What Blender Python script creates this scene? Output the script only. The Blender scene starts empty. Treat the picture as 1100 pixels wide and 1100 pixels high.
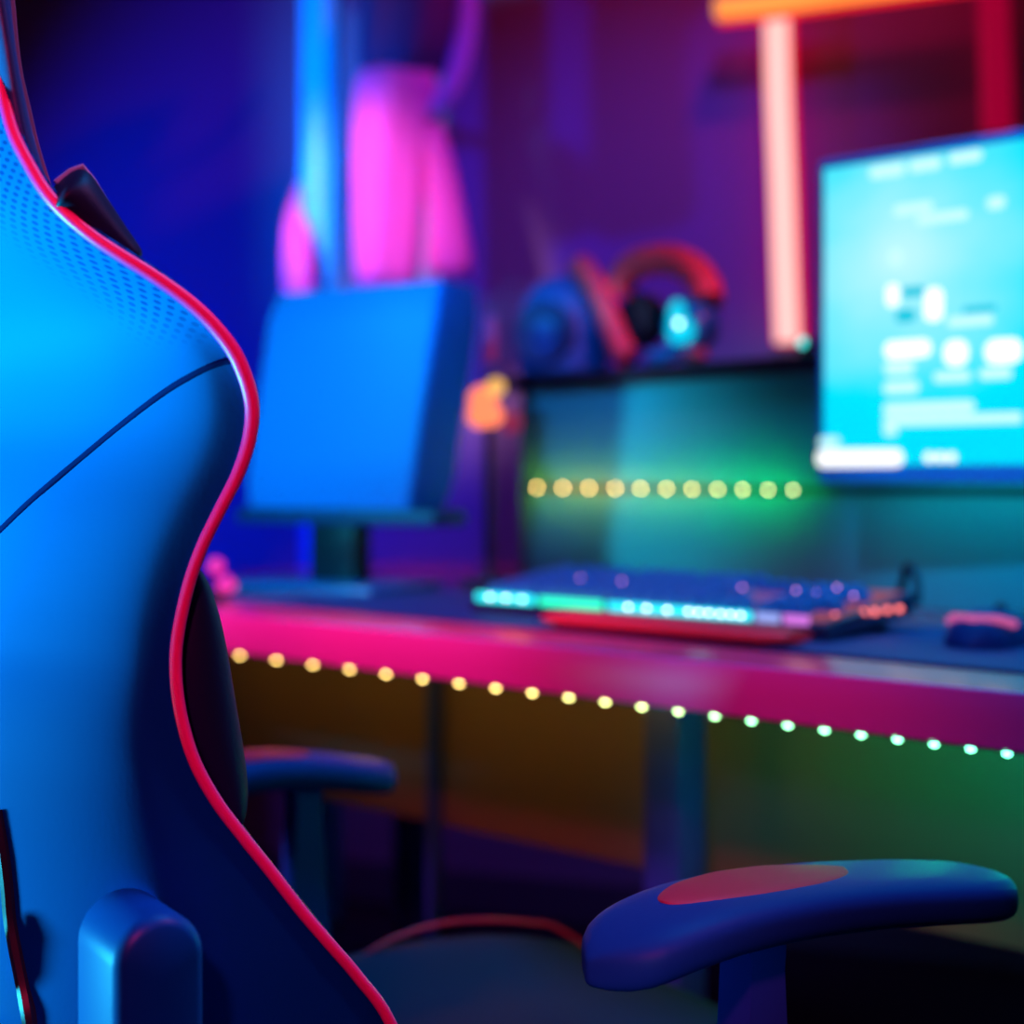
import bpy, bmesh, math, random
from mathutils import Vector, Matrix
from mathutils.bvhtree import BVHTree
random.seed(7)
PI = math.pi
SC = bpy.context.scene
COL = SC.collection
F = 1680.0            # focal length in pixels of the 1100 px frame
HZ = 510.0            # horizon row
EYE = 0.9             # camera height


# ------------------------------------------------------------------ helpers
def S(r, g, b):
    def f(c):
        c /= 255.0
        return c / 12.92 if c <= 0.04045 else ((c + 0.055) / 1.055) ** 2.4
    return (f(r), f(g), f(b), 1.0)


def mat(name, col, rough=0.5, metal=0.0, emit=None, strength=0.0, bump=0.0, scale=200.0, spec=0.5, vary=0.0, sheen=0.0):
    m = bpy.data.materials.new(name)
    m.use_nodes = True
    nt = m.node_tree
    b = nt.nodes['Principled BSDF']
    b.inputs['Base Color'].default_value = col
    b.inputs['Roughness'].default_value = rough
    b.inputs['Metallic'].default_value = metal
    b.inputs['Specular IOR Level'].default_value = spec
    if sheen:
        b.inputs['Sheen Weight'].default_value = sheen
    if emit:
        b.inputs['Emission Color'].default_value = emit
        b.inputs['Emission Strength'].default_value = strength
    if bump or vary:
        tc = nt.nodes.new('ShaderNodeTexCoord')
        n = nt.nodes.new('ShaderNodeTexNoise')
        n.inputs['Scale'].default_value = scale
        n.inputs['Detail'].default_value = 4
        nt.links.new(tc.outputs['Object'], n.inputs['Vector'])
        if bump:
            bp = nt.nodes.new('ShaderNodeBump')
            bp.inputs['Strength'].default_value = bump
            bp.inputs['Distance'].default_value = 0.001
            nt.links.new(n.outputs['Fac'], bp.inputs['Height'])
            nt.links.new(bp.outputs['Normal'], b.inputs['Normal'])
        if vary:
            mr = nt.nodes.new('ShaderNodeMapRange')
            mr.inputs['To Min'].default_value = max(0.02, rough - vary)
            mr.inputs['To Max'].default_value = min(1, rough + vary)
            nt.links.new(n.outputs['Fac'], mr.inputs['Value'])
            nt.links.new(mr.outputs['Result'], b.inputs['Roughness'])
    return m


def link(name, data, parent=None, loc=None):
    o = bpy.data.objects.new(name, data)
    COL.objects.link(o)
    if parent is not None:
        o.parent = parent
    if loc is not None:
        o.location = loc
    return o


def obj(name, bm, m, parent=None, smooth=True, subsurf=0, angle=40):
    me = bpy.data.meshes.new(name)
    bmesh.ops.recalc_face_normals(bm, faces=bm.faces)
    bm.to_mesh(me)
    bm.free()
    ms = m if isinstance(m, (list, tuple)) else [m]
    for x in ms:
        me.materials.append(x)
    o = link(name, me, parent)
    if smooth:
        me.shade_smooth()
        if subsurf == 0:
            me.set_sharp_from_angle(angle=math.radians(angle))
    if subsurf:
        s = o.modifiers.new('subdivision', 'SUBSURF')
        s.levels = s.render_levels = subsurf
    return o


def tag(o, label, cat, group=None):
    o['label'] = label
    o['category'] = cat
    if group:
        o['group'] = group
    return o


def thing(name, label, cat, loc=(0, 0, 0), rz=0.0, group=None):
    o = link(name, None, None, loc)
    o.rotation_euler = (0, 0, rz)
    o.empty_display_size = 0.05
    return tag(o, label, cat, group)


def struct(o):
    o['kind'] = 'structure'
    return o


def box(bm, x0, x1, y0, y1, z0, z1, bev=0.0, seg=2, M=None):
    r = bmesh.ops.create_cube(bm, size=1.0)
    vs = r['verts']
    for v in vs:
        v.co = Vector((x0 + (v.co.x + .5) * (x1 - x0), y0 + (v.co.y + .5) * (y1 - y0), z0 + (v.co.z + .5) * (z1 - z0)))
    if bev:
        es = set()
        for v in vs:
            es.update(v.link_edges)
        g = bmesh.ops.bevel(bm, geom=list(es), offset=bev, segments=seg, profile=0.5, affect='EDGES')
        vs = list({v for f in g['faces'] for v in f.verts} | {v for v in vs if v.is_valid})
    if M is not None:
        bmesh.ops.transform(bm, matrix=M, verts=vs)
    return bm


def nbox(*a, **k):
    return box(bmesh.new(), *a, **k)


def ring_loft(bm, rings, cap=True, closed=True):
    R = [[bm.verts.new(p) for p in r] for r in rings]
    n = len(R[0])
    for a, b in zip(R, R[1:]):
        for i in range(n if closed else n - 1):
            j = (i + 1) % n
            bm.faces.new((a[i], a[j], b[j], b[i]))
    if cap and closed:
        for r in (R[0], R[-1]):
            c = bm.verts.new(sum((v.co for v in r), Vector()) / n)
            for i in range(n):
                bm.faces.new((r[i], r[(i + 1) % n], c))
    return bm


def tube(bm, pts, rad, n=10, cap=True):
    pts = [Vector(p) for p in pts]
    rads = rad if isinstance(rad, (list, tuple)) else [rad] * len(pts)
    rings = []
    up = None
    for i, p in enumerate(pts):
        t = (pts[min(i + 1, len(pts) - 1)] - pts[max(i - 1, 0)]).normalized()
        if up is None:
            up = Vector((0, 0, 1)) if abs(t.z) < .9 else Vector((1, 0, 0))
        s = t.cross(up)
        if s.length < 1e-5:
            s = t.orthogonal()
        s.normalize()
        up = s.cross(t).normalized()
        rings.append([p + (s * math.cos(2 * PI * k / n) + up * math.sin(2 * PI * k / n)) * rads[i] for k in range(n)])
    return ring_loft(bm, rings, cap)


def spline(pts, n=8):
    P = [Vector(p) for p in pts]
    out = []
    for i in range(len(P) - 1):
        a, b, c, d = P[max(i - 1, 0)], P[i], P[i + 1], P[min(i + 2, len(P) - 1)]
        for k in range(n):
            t = k / n
            out.append(.5 * ((2 * b) + (c - a) * t + (2 * a - 5 * b + 4 * c - d) * t * t + (3 * b - a - 3 * c + d) * t ** 3))
    out.append(P[-1])
    return out


def lathe(bm, prof, n=24, M=None):
    rings = [[Vector((r * math.cos(2 * PI * k / n), r * math.sin(2 * PI * k / n), z)) for k in range(n)] for r, z in prof]
    if M is not None:
        rings = [[M @ p for p in r] for r in rings]
    return ring_loft(bm, rings)


def interp(tab, x):
    if x <= tab[0][0]:
        return tab[0][1:]
    for a, b in zip(tab, tab[1:]):
        if x <= b[0]:
            t = (x - a[0]) / (b[0] - a[0])
            return tuple(p + (q - p) * t for p, q in zip(a[1:], b[1:]))
    return tab[-1][1:]


def at(x, y, D):
    return Vector(((x - 550) / F * D, D, EYE - (y - HZ) / F * D))


class Frame:
    """An upright local frame standing in the room: local x to the right, local y away."""
    def __init__(s, x, y, deg):
        s.o = (x, y)
        s.rz = math.radians(deg)
        s.ex = (math.cos(s.rz), math.sin(s.rz))
        s.ey = (-math.sin(s.rz), math.cos(s.rz))

    def at_y(s, px, py, n):      # pixel meets the plane local y = n -> (local x, local z)
        k = (px - 550) / F
        ax, ay = s.o[0] + s.ey[0] * n, s.o[1] + s.ey[1] * n
        u = (k * ay - ax) / (s.ex[0] - k * s.ex[1])
        D = ay + s.ex[1] * u
        return u, EYE - (py - HZ) * D / F

    def at_x(s, px, py, u):      # pixel meets the plane local x = u -> (local y, local z)
        k = (px - 550) / F
        ax, ay = s.o[0] + s.ex[0] * u, s.o[1] + s.ex[1] * u
        n = (k * ay - ax) / (s.ey[0] - k * s.ey[1])
        D = ay + s.ey[1] * n
        return n, EYE - (py - HZ) * D / F

    def ray(s, px, py):          # camera ray in local coordinates
        c = s.loc(Vector((0, 0, EYE)))
        d = s.loc(at(px, py, 1.0)) - c
        return c, d.normalized()

    def loc(s, p):
        dx, dy = p.x - s.o[0], p.y - s.o[1]
        return Vector((dx * s.ex[0] + dy * s.ex[1], dx * s.ey[0] + dy * s.ey[1], p.z))

    def world(s, u, n, z=0):
        return Vector((s.o[0] + s.ex[0] * u + s.ey[0] * n, s.o[1] + s.ex[1] * u + s.ey[1] * n, z))


CH = Frame(-.188, 1.055, -58)      # chair
DK = Frame(.3667, 1.12, -43)       # desk, origin on the front edge
HU = Frame(.371, 1.95, -50)        # raised shelf at the back of the desk
WL = Frame(.518, 3.0, -20)         # back wall
ZD = EYE - .1575                   # desk top

# ------------------------------------------------------------------ camera
cam = bpy.data.cameras.new('camera')
co = link('camera', cam, None, (0, 0, EYE))
co.rotation_euler = (PI / 2, 0, 0)
cam.sensor_width = 36
cam.lens = F / 1100 * 36
cam.shift_y = -(550 - HZ) / 1100
cam.clip_start = .01
cam.dof.use_dof = True
cam.dof.focus_distance = .86
cam.dof.aperture_fstop = 3.3
SC.camera = co
SC.view_settings.view_transform = 'Standard'
SC.view_settings.look = 'None'
SC.view_settings.gamma = 1
SC.view_settings.exposure = 0
SC.view_settings.use_curve_mapping = False
w = bpy.data.worlds.new('dark room')
SC.world = w
w.use_nodes = True
w.node_tree.nodes['Background'].inputs[0].default_value = (.02, .05, .3, 1)
w.node_tree.nodes['Background'].inputs[1].default_value = .012

# ------------------------------------------------------------------ materials
M = {}
M['wall'] = mat('painted plaster', (.26, .22, .28, 1), .85, bump=.15, scale=60, spec=.2)
M['ceiling'] = mat('ceiling paint', (.3, .3, .32, 1), .9, bump=.1, scale=60, spec=.2)
M['floor'] = mat('dark carpet', (.012, .012, .02, 1), .95, bump=.4, scale=400, spec=.1)
M['trim'] = mat('skirting paint', (.1, .1, .12, 1), .5, bump=.05, scale=40)
M['pipe'] = mat('pink piping vinyl', (.95, .03, .42, 1), .38, bump=.08, scale=500)
M['black'] = mat('black plastic', (.012, .016, .03, 1), .38, bump=.05, scale=300)
M['navy'] = mat('dark navy leather', (.004, .02, .08, 1), .5, bump=.15, scale=350, spec=.2)
M['bluepl'] = mat('satin blue plastic', (.015, .16, .5, 1), .32, bump=.05, scale=300)
M['desk'] = mat('pink laminate', (.92, .09, .68, 1), .42, bump=.03, scale=150)
M['desktop'] = mat('glossy laminate top', (.9, .07, .2, 1), .14, bump=.03, scale=150)
M['panel'] = mat('pale teal board', (.04, .42, .46, 1), .5, bump=.05, scale=80)
M['matcloth'] = mat('dark blue mat cloth', (.01, .06, .26, 1), .55, bump=.2, scale=900, spec=.4)
M['metal'] = mat('brushed steel', (.3, .35, .45, 1), .4, .8, bump=.05, scale=200)
M['legpaint'] = mat('blue grey leg paint', (.02, .07, .5, 1), .4, bump=.05, scale=200)
M['red'] = mat('red plastic', (.8, .03, .04, 1), .4, bump=.05, scale=200)


def leather():
    m = mat('blue leatherette', (.0, .12, .45, 1), .6, bump=0, spec=.03)
    nt = m.node_tree
    b = nt.nodes['Principled BSDF']
    L = nt.links.new
    N = nt.nodes.new
    uv = N('ShaderNodeUVMap')
    sep = N('ShaderNodeSeparateXYZ')
    L(uv.outputs['UV'], sep.inputs[0])
    # round perforations on a staggered grid, only inside the perforated panel
    def math_(op, a, b_=None, v=None):
        n = N('ShaderNodeMath')
        n.operation = op
        for i, q in enumerate((a, b_)):
            if q is None:
                continue
            if isinstance(q, (int, float)):
                n.inputs[i].default_value = q
            else:
                L(q, n.inputs[i])
        return n.outputs[0]
    P = .0058
    a = math_('DIVIDE', math_('ADD', math_('MULTIPLY', sep.outputs[0], .62), sep.outputs[1]), P)
    c = math_('DIVIDE', math_('SUBTRACT', math_('MULTIPLY', sep.outputs[0], .62), sep.outputs[1]), P)
    fa = math_('SUBTRACT', math_('FRACT', a), .5)
    fc = math_('SUBTRACT', math_('FRACT', c), .5)
    d = math_('SQRT', math_('ADD', math_('MULTIPLY', fa, fa), math_('MULTIPLY', fc, fc)))
    hole = N('ShaderNodeMapRange')
    hole.inputs['From Min'].default_value = .36
    hole.inputs['From Max'].default_value = .24
    L(d, hole.inputs['Value'])
    at_ = N('ShaderNodeAttribute')
    at_.attribute_name = 'perforated'
    h = math_('MULTIPLY', hole.outputs['Result'], at_.outputs['Fac'])
    mix = N('ShaderNodeMix')
    mix.data_type = 'RGBA'
    mix.inputs[6].default_value = (.0, .12, .45, 1)
    mix.inputs[7].default_value = (.0, .05, .26, 1)
    L(h, mix.inputs[0])
    L(mix.outputs[2], b.inputs['Base Color'])
    tc = N('ShaderNodeTexCoord')
    no = N('ShaderNodeTexNoise')
    no.inputs['Scale'].default_value = 420
    no.inputs['Detail'].default_value = 3
    L(tc.outputs['Object'], no.inputs['Vector'])
    bp = N('ShaderNodeBump')
    bp.inputs['Strength'].default_value = .12
    bp.inputs['Distance'].default_value = .0008
    L(math_('SUBTRACT', no.outputs['Fac'], math_('MULTIPLY', h, 1.5)), bp.inputs['Height'])
    L(bp.outputs['Normal'], b.inputs['Normal'])
    return m


M['leather'] = leather()


def emitter(name, col, strength):
    return mat(name, (0.02, .02, .02, 1), .5, emit=col, strength=strength)


# ------------------------------------------------------------------ room
def room():
    x0, x1, y0, y1, h = -3.0, 2.4, -4.8, 0.0, 2.7
    t = .1

    def put(name, b, m):
        o = obj(name, b, m, smooth=False)
        o.location = (WL.o[0], WL.o[1], 0)
        o.rotation_euler = (0, 0, WL.rz)
        return struct(o)
    put('floor', nbox(x0 - t, x1 + t, y0 - t, y1 + t, -t, 0), M['floor'])
    put('ceiling', nbox(x0 - t, x1 + t, y0 - t, y1 + t, h, h + t), M['ceiling'])
    put('wall_back', nbox(x0 - t, x1 + t, y1, y1 + t, 0, h), M['wall'])
    put('wall_front', nbox(x0 - t, x1 + t, y0 - t, y0, 0, h), M['wall'])
    put('wall_left', nbox(x0 - t, x0, y0, y1, 0, h), M['wall'])
    put('wall_right', nbox(x1, x1 + t, y0, y1, 0, h), M['wall'])
    put('baseboard_back', nbox(x0, x1, y1 - .015, y1, 0, .09, .004), M['trim'])
    put('baseboard_left', nbox(x0, x0 + .015, y0, y1 - .015, 0, .09, .004), M['trim'])


room()

# ------------------------------------------------------------------ gaming chair
PIPE = [(-60, -60, .13), (-12, 40, .165), (5, 110, .178), (15, 145, .185), (30, 175, .192), (48, 205, .2), (70, 230, .207), (100, 255, .214),
        (130, 275, .22), (165, 297, .226), (200, 322, .231), (230, 350, .235), (255, 385, .238), (270, 430, .238),
        (268, 470, .235), (255, 510, .23), (235, 550, .224), (218, 585, .218), (205, 620, .213), (195, 660, .209),
        (189, 700, .207), (190, 740, .207), (197, 780, .208), (210, 820, .21), (232, 860, .213), (258, 895, .216),
        (290, 935, .22), (325, 980, .224), (355, 1015, .227), (385, 1050, .229), (420, 1100, .231)]


def gaming_chair():
    t = thing('gaming_chair', 'blue gaming chair with pink piping standing in front of the desk', 'chair', (CH.o[0], CH.o[1], 0), CH.rz)
    edge = []
    for x, y, w_ in PIPE:
        f, z = CH.at_x(x, y, w_)
        edge.append((z, w_, f))
    edge.append((.54, .232, .02))
    edge.append((.47, .225, .02))
    edge.append((1.30, .06, -.24))
    edge.sort()
    E = spline([(a[1], a[2], a[0]) for a in edge], 5)
    tab = [(p.z, p.x, p.y) for p in E]
    # corner where the flat back turns into the side: inset and depth per height
    ctab = [(.47, .014, .150), (.60, .012, .142), (.66, .012, .095), (.70, .012, .072), (.74, .012, .048), (.80, .012, .030), (.88, .014, .034), (.94, .014, .030),
            (.965, .02, .024), (.985, .035, .020), (1.03, .045, .018), (1.1, .045, .02), (1.3, .04, .015)]
    bm = bmesh.new()
    uvl = bm.loops.layers.uv.new('UVMap')
    pl = bm.verts.layers.float.new('perforated')
    rows = []
    zs = [.47 + (1.30 - .47) * i / 82 for i in range(83)]

    def seamz(wd):                      # height of the panel seam at a distance from the middle
        return .84 + .45 * max(0, abs(wd)) - .1 * abs(wd)
    prof = []
    for z in zs:
        wp, fp = interp(tab, z)
        ins, dep = interp(ctab, z)
        wc, fc = wp - ins, fp - dep
        bl = .03 + .03 * max(0, min(1, (1.0 - z) / .1))
        half = [(0, fc - bl), (wc * .2, fc - bl * .95), (wc * .36, fc - bl * .83)]
        cs = .72 - .2 * max(0, min(1, (.95 - z) / .12)); a = Vector((wc * cs, fc - bl * (1 - cs ** 2) * .92)); c = Vector((wc, fc)); b = Vector((wc + ins * .55, fc + dep * .55))
        for k in range(9):
            s = k / 8
            half.append(tuple(a * (1 - s) ** 2 + c * 2 * s * (1 - s) + b * s * s))
        half.append((wc + ins * .8, fc + dep * .8))
        half.append((wp, fp))
        full = [(-x_, y_) for x_, y_ in reversed(half[1:])] + half
        prof.append(full)
        rows.append([bm.verts.new((x_, y_, z)) for x_, y_ in full])
    n = len(rows[0])
    uvd = {}
    for r in rows:
        s = 0
        for i, v in enumerate(r):
            if i:
                s += (v.co - r[i - 1].co).length
            uvd[v] = s
        tot = s
        for v in r:
            d = tot - uvd[v]
            k = max(0, min(1, (v.co.z - .965) / .02)) * max(0, min(1, (.066 - d) / .035)) if v.co.x > 0 else 0
            v[pl] = k
            uvd[v] = (d, v.co.z)
    for a, b in zip(rows, rows[1:]):
        for i in range(n - 1):
            fce = bm.faces.new((a[i], a[i + 1], b[i + 1], b[i]))
            for lp in fce.loops:
                lp[uvl].uv = uvd[lp.vert]
    tree = BVHTree.FromBMesh(bm)
    bk = obj('backrest', bm, M['leather'], t, subsurf=1)
    so = bk.modifiers.new('thickness', 'SOLIDIFY')
    so.thickness = .006
    so.offset = -1
    # padded front of the backrest
    bm = bmesh.new()
    R2 = []
    for z in zs[::3]:
        wp, fp = interp(tab, z)
        pts = []
        for k in range(-8, 9):
            s = k / 8
            dz = max(0, min(1, (z - .47) / .1))
            pts.append(Vector((wp * s * .985, fp + .004 + (.012 * (1 - s * s)) + .012 * math.sin(PI * abs(s)), z)))
        R2.append(pts)
    ring_loft(bm, R2, closed=False)
    fr = obj('backrest_front', bm, M['navy'], t, subsurf=1)
    # piping along both edges
    for sg in (1, -1):
        pts = [Vector((p.x * sg, p.y, p.z)) for p in E]
        rad = [.0034 + .0008 * math.exp(-((p.z - .96) / .05) ** 2) for p in E]
        o = obj('piping', tube(bmesh.new(), pts, rad, 12), M['pipe'], t)
        o['label'] = 'pink piping'

    def onback(px, lift=0):
        out = []
        for x, y in px:
            c, d = CH.ray(x, y)
            h, nn, i, dist = tree.ray_cast(c, d)
            if h is None:
                continue
            if nn.dot(d) > 0:
                nn = -nn
            out.append(h + nn * lift)
        return out
    sp = onback([(-30, 598), (0, 570), (30, 541), (60, 515), (90, 490), (120, 465), (150, 441), (180, 419), (205, 404), (225, 394), (240, 389), (247, 388)], -.0010)
    m_ = mat('dark seam thread', (.0, .012, .1, 1), .8, bump=.1, scale=900, spec=.03)
    obj('seam', tube(bmesh.new(), spline(sp, 5), .0018, 8), m_, t)
    zp = onback([(-3, 870), (4, 910), (9, 950), (12, 985), (18, 1020), (26, 1060), (33, 1100), (40, 1140)], .001)
    bz = bmesh.new()
    zl = spline(zp, 5)
    tube(bz, zl, .0045, 8)
    zo = obj('zip', bz, M['black'], t)
    q = zl[len(zl) // 2]
    tube(bz := bmesh.new(), [q + Vector((0, -.012, .012)), q + Vector((0, -.014, 0)), q + Vector((0, -.013, -.02)), q + Vector((0, -.012, -.028))], [.003, .006, .005, .002], 8)
    obj('zip_pull', bz, M['metal'], zo)

    # front bolsters that stand out past the piping, each a padded roll
    def roll(name, pxs, w_, m, wid=.03, back=.02):
        rings = []
        for x, y in pxs:
            f, z = CH.at_x(x, y, w_)
            wp, fp = interp(tab, z)
            f0 = min(fp + .002, f - .006) - back * .3
            cx, cy = w_ - wid * .25, (f + f0) / 2
            rx, ry = wid, max(.004, (f - f0) / 2)
            rings.append([Vector((cx + rx * math.cos(2 * PI * k / 20) * .9, cy + ry * math.sin(2 * PI * k / 20), z)) for k in range(20)])
        return obj(name, ring_loft(bmesh.new(), rings), m, t, subsurf=1)
    roll('side_bolster', [(203, 606), (212, 610), (222, 622), (232, 645), (241, 675), (247, 705), (252, 735), (257, 765), (262, 795), (266, 825), (267, 850), (263, 870), (255, 885)], .188, M['navy'])
    hb = [(6, -60), (9, -20), (12, 10), (15, 45), (20, 80), (28, 115), (36, 150), (44, 178), (50, 197), (54, 212)]
    mh = mat('blue headrest leather', (.01, .09, .34, 1), .42, bump=.12, scale=350)
    roll('headrest_bolster', hb, .165, mh, .028)
    ep = []
    for x, y in hb:
        f, z = CH.at_x(x, y, .165)
        ep.append(Vector((.163, f, z)))
    obj('headrest_piping', tube(bmesh.new(), spline(ep, 4), .003, 8), mat('dusky mauve piping', (.5, .12, .28, 1), .45, bump=.08, scale=500), t)
    sb = [(60, 197), (76, 184), (88, 179), (99, 193), (109, 209), (119, 225), (129, 242), (137, 254), (143, 265), (147, 274)]
    sbp = []
    rings = []
    base = [(60, 215), (64, 216), (72, 222), (84, 232), (94, 240), (104, 247), (114, 254), (124, 262), (134, 268), (144, 276)]
    for (x, y), (bx, by) in zip(sb, base):
        f, z = CH.at_x(x, y, .185)
        fb_, zb = CH.at_x(bx - 8, by + 6, .2)
        p, q2 = Vector((.185, f, z)), Vector((.2, fb_, zb - .003))
        sbp.append(p)
        d = (p - q2) / 2
        c = (p + q2) / 2
        rings.append([c + d * math.cos(2 * PI * k / 14) + Vector((.02 * math.sin(2 * PI * k / 14), 0, 0)) for k in range(14)])
    obj('shoulder_bolster', ring_loft(bmesh.new(), rings), M['navy'], t, subsurf=1)
    obj('shoulder_highlight', tube(bmesh.new(), sbp, .0019, 8), mat('pale blue rim highlight', (.25, .5, .8, 1), .3, bump=.08, scale=500), t)  # cyan rim highlight of the bolster, made as a thin pale tube

    # hinge cover on the side of the backrest
    def stad(w_, f0, f1, ztop, zbot, grow=0.0):
        r = (f1 - f0) / 2 + grow
        c = (f0 + f1) / 2
        pts = []
        for k in range(17):
            a = PI * k / 16
            pts.append(Vector((w_, c + r * math.cos(a), ztop - (f1 - f0) / 2 + r * math.sin(a))))
        pts.append(Vector((w_, c - r, zbot)))
        pts.append(Vector((w_, c + r, zbot)))
        return pts
    fa, za = CH.at_x(122, 1050, .262)
    fb2, zb2 = CH.at_x(222, 1050, .262)
    zt = CH.at_x(165, 984, .262)[1]
    rings = [stad(.205, fa, fb2, zt, .49), stad(.256, fa, fb2, zt, .49), stad(.261, fa, fb2, zt, .49, -.002), stad(.264, fa, fb2, zt, .49, -.006)]
    obj('hinge_cover', ring_loft(bmesh.new(), rings), mat('blue hinge plastic', (.0, .12, .5, 1), .4, bump=.05, scale=300, spec=.22), t, angle=50)

    # seat: cushion with raised side bolsters
    bm = bmesh.new()
    rings = []
    for i in range(19):
        s = i / 18
        f = .03 + .46 * s
        ends = min(1, math.sin(PI * min(1, max(0, s * .94 + .03))) * 3.2)
        hb_ = .4 + (.099 * math.sin(PI * min(1, s * .86 + .1)) ** .6) * ends
        hc = .405 + .05 * ends
        top = []
        for k in range(-10, 11):
            u = k / 10
            b_ = math.exp(-((abs(u) - .8) / .16) ** 2)
            top.append(Vector((.255 * u, f, (hc * (1 - b_) + hb_ * b_) if abs(u) < .97 else .43)))
        bot = [Vector((.24 * (k / 10), f, .385)) for k in range(10, -11, -1)]
        rings.append(top + bot)
    obj('seat', ring_loft(bm, rings), mat('deep teal seat leather', (.004, .035, .09, 1), .6, bump=.12, scale=350, spec=.12), t, subsurf=1)
    arc = []
    for x, y in [(386, 1036), (400, 1026), (420, 1015), (450, 1003), (480, 996), (510, 993), (545, 993), (575, 996), (600, 1001)]:
        f, z = CH.at_x(x, y, -.2)
        arc.append(Vector((-.203, f, z + .003)))
    arc = [Vector((-.2, .06, .43))] + arc + [Vector((-.2, .46, .44))]
    o = obj('seat_piping', tube(bmesh.new(), spline(arc, 4), .0021, 8), mat('dark red seat piping', (.55, .012, .07, 1), .45, bump=.08, scale=500), t)
    o['label'] = 'dark red seat piping'
    arc2 = [Vector((.2, p.y, p.z)) for p in arc]
    obj('seat_piping', tube(bmesh.new(), spline(arc2, 4), .0021, 8), o.data.materials[0], t)

    # armrest
    def arm(sg):
        n_, Rg = 22, []
        up = [(594, 992), (625, 972), (660, 955), (700, 941), (750, 930), (800, 923), (860, 918), (930, 916), (1000, 916)]
        L_ = [CH.at_x(x, y, .275) for x, y in up]
        if sg < 0:
            L_ = [(a * .62 + .035, b - .020) for a, b in L_]
        f0, f1 = L_[0][0] - .005, L_[-1][0] + .02
        tb = [(f0, L_[0][1])] + [(a, b) for a, b in L_] + [(f1, L_[-1][1])]
        for i in range(n_ + 1):
            s = i / n_
            f = f0 + (f1 - f0) * s
            zt_ = interp(tb, f)[0]
            ew = 1 - abs(2 * s - 1) ** 7
            hw = .040 * math.sqrt(max(0.0, ew)) + .002
            th = .031
            ring = []
            for k in range(24):
                a = 2 * PI * k / 24
                cx, cz = math.cos(a), math.sin(a)
                ring.append(Vector((sg * (.315 + hw * math.copysign(abs(cx) ** .6, cx)), f, zt_ - th / 2 + th / 2 * math.copysign(abs(cz) ** .75, cz) * (.55 + .45 * min(1, ew * 1.6)))))
            Rg.append(ring)
        a_ = obj('armrest', ring_loft(bmesh.new(), Rg), mat('armrest plastic', (.006, .06, .30, 1), .5, bump=.08, scale=400, spec=.15), t, subsurf=1)
        # red patch let into the top, painted for a reflection
        bm = bmesh.new()
        Rg = []
        for i in range(33):
            s = .5 - .5 * math.cos(PI * i / 32)
            f = f0 + (f1 - f0) * (.16 + .42 * s)
            zt_ = interp(tb, f)[0]
            hw = .025 * math.sqrt(max(0, 1 - abs(2 * s - 1) ** 2.3)) + .0006
            Rg.append([Vector((sg * (.313 + hw * math.cos(2 * PI * k / 16)), f, zt_ - .0012 + .0022 * math.sin(2 * PI * k / 16))) for k in range(16)])
        p = obj('arm_reflection', ring_loft(bm, Rg), mat('red arm reflection', (.45, .012, .05, 1), .55, bump=.15, scale=700), a_)
        p['label'] = 'red reflection patch'
        bm = bmesh.new()
        fm = CH.at_x(808, 1060, .315)[0] if sg > 0 else CH.at_x(326, 930, -.315)[0]
        zt_ = interp(tb, fm)[0]
        ring_loft(bm, [[Vector((sg * .315 + a * .014, fm + b * hw_, zz_)) for a, b in ((-1, -1), (1, -1), (1, 1), (-1, 1))] for zz_, hw_ in ((.42, .024), (.5, .019), (zt_ - .05, .012), (zt_ - .026, .014))])
        box(bm, min(sg * .05, sg * .329), max(sg * .05, sg * .329), fm - .024, fm + .024, .372, .384, .003)
        box(bm, sg * .315 - .014, sg * .315 + .014, fm - .024, fm + .024, .372, .43, .004)
        obj('armrest_support', bm, M['legpaint'], t)
    arm(1)
    arm(-1)
    # mechanism, gas lift, five star base, castors
    bm = nbox(-.1, .1, .12, .36, .345, .373, .006)
    obj('seat_mechanism', bm, M['black'], t)
    Mx = Matrix.Translation((0, .24, 0))
    obj('gas_lift', lathe(bmesh.new(), [(.028, .12), (.028, .23), (.018, .235), (.018, .35)], 20, Mx), M['metal'], t)
    bm = bmesh.new()
    for k in range(5):
        a = 2 * PI * k / 5 + .3
        tube(bm, [(0, .24, .11), (.15 * math.cos(a), .24 + .15 * math.sin(a), .1), (.29 * math.cos(a), .24 + .29 * math.sin(a), .075)], [.03, .024, .016], 8)
    obj('star_base', bm, M['black'], t)
    for k in range(5):
        a = 2 * PI * k / 5 + .3
        Mc = Matrix.Translation((.29 * math.cos(a), .24 + .29 * math.sin(a), .029)) @ Matrix.Rotation(a, 4, 'Z') @ Matrix.Rotation(PI / 2, 4, 'X')
        bm = bmesh.new()
        lathe(bm, [(.012, -.024), (.027, -.022), (.029, -.016), (.029, -.006), (.02, -.004), (.02, .004), (.029, .006), (.029, .016), (.027, .022), (.012, .024)], 20, Mc)
        tube(bm, [(.29 * math.cos(a), .24 + .29 * math.sin(a), .03), (.29 * math.cos(a), .24 + .29 * math.sin(a), .08)], .008, 8)
        obj('castor', bm, M['black'], t)
    return t


gaming_chair()

# ------------------------------------------------------------------ desk
DL, DR, DD = -1.56, .42, .92


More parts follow.
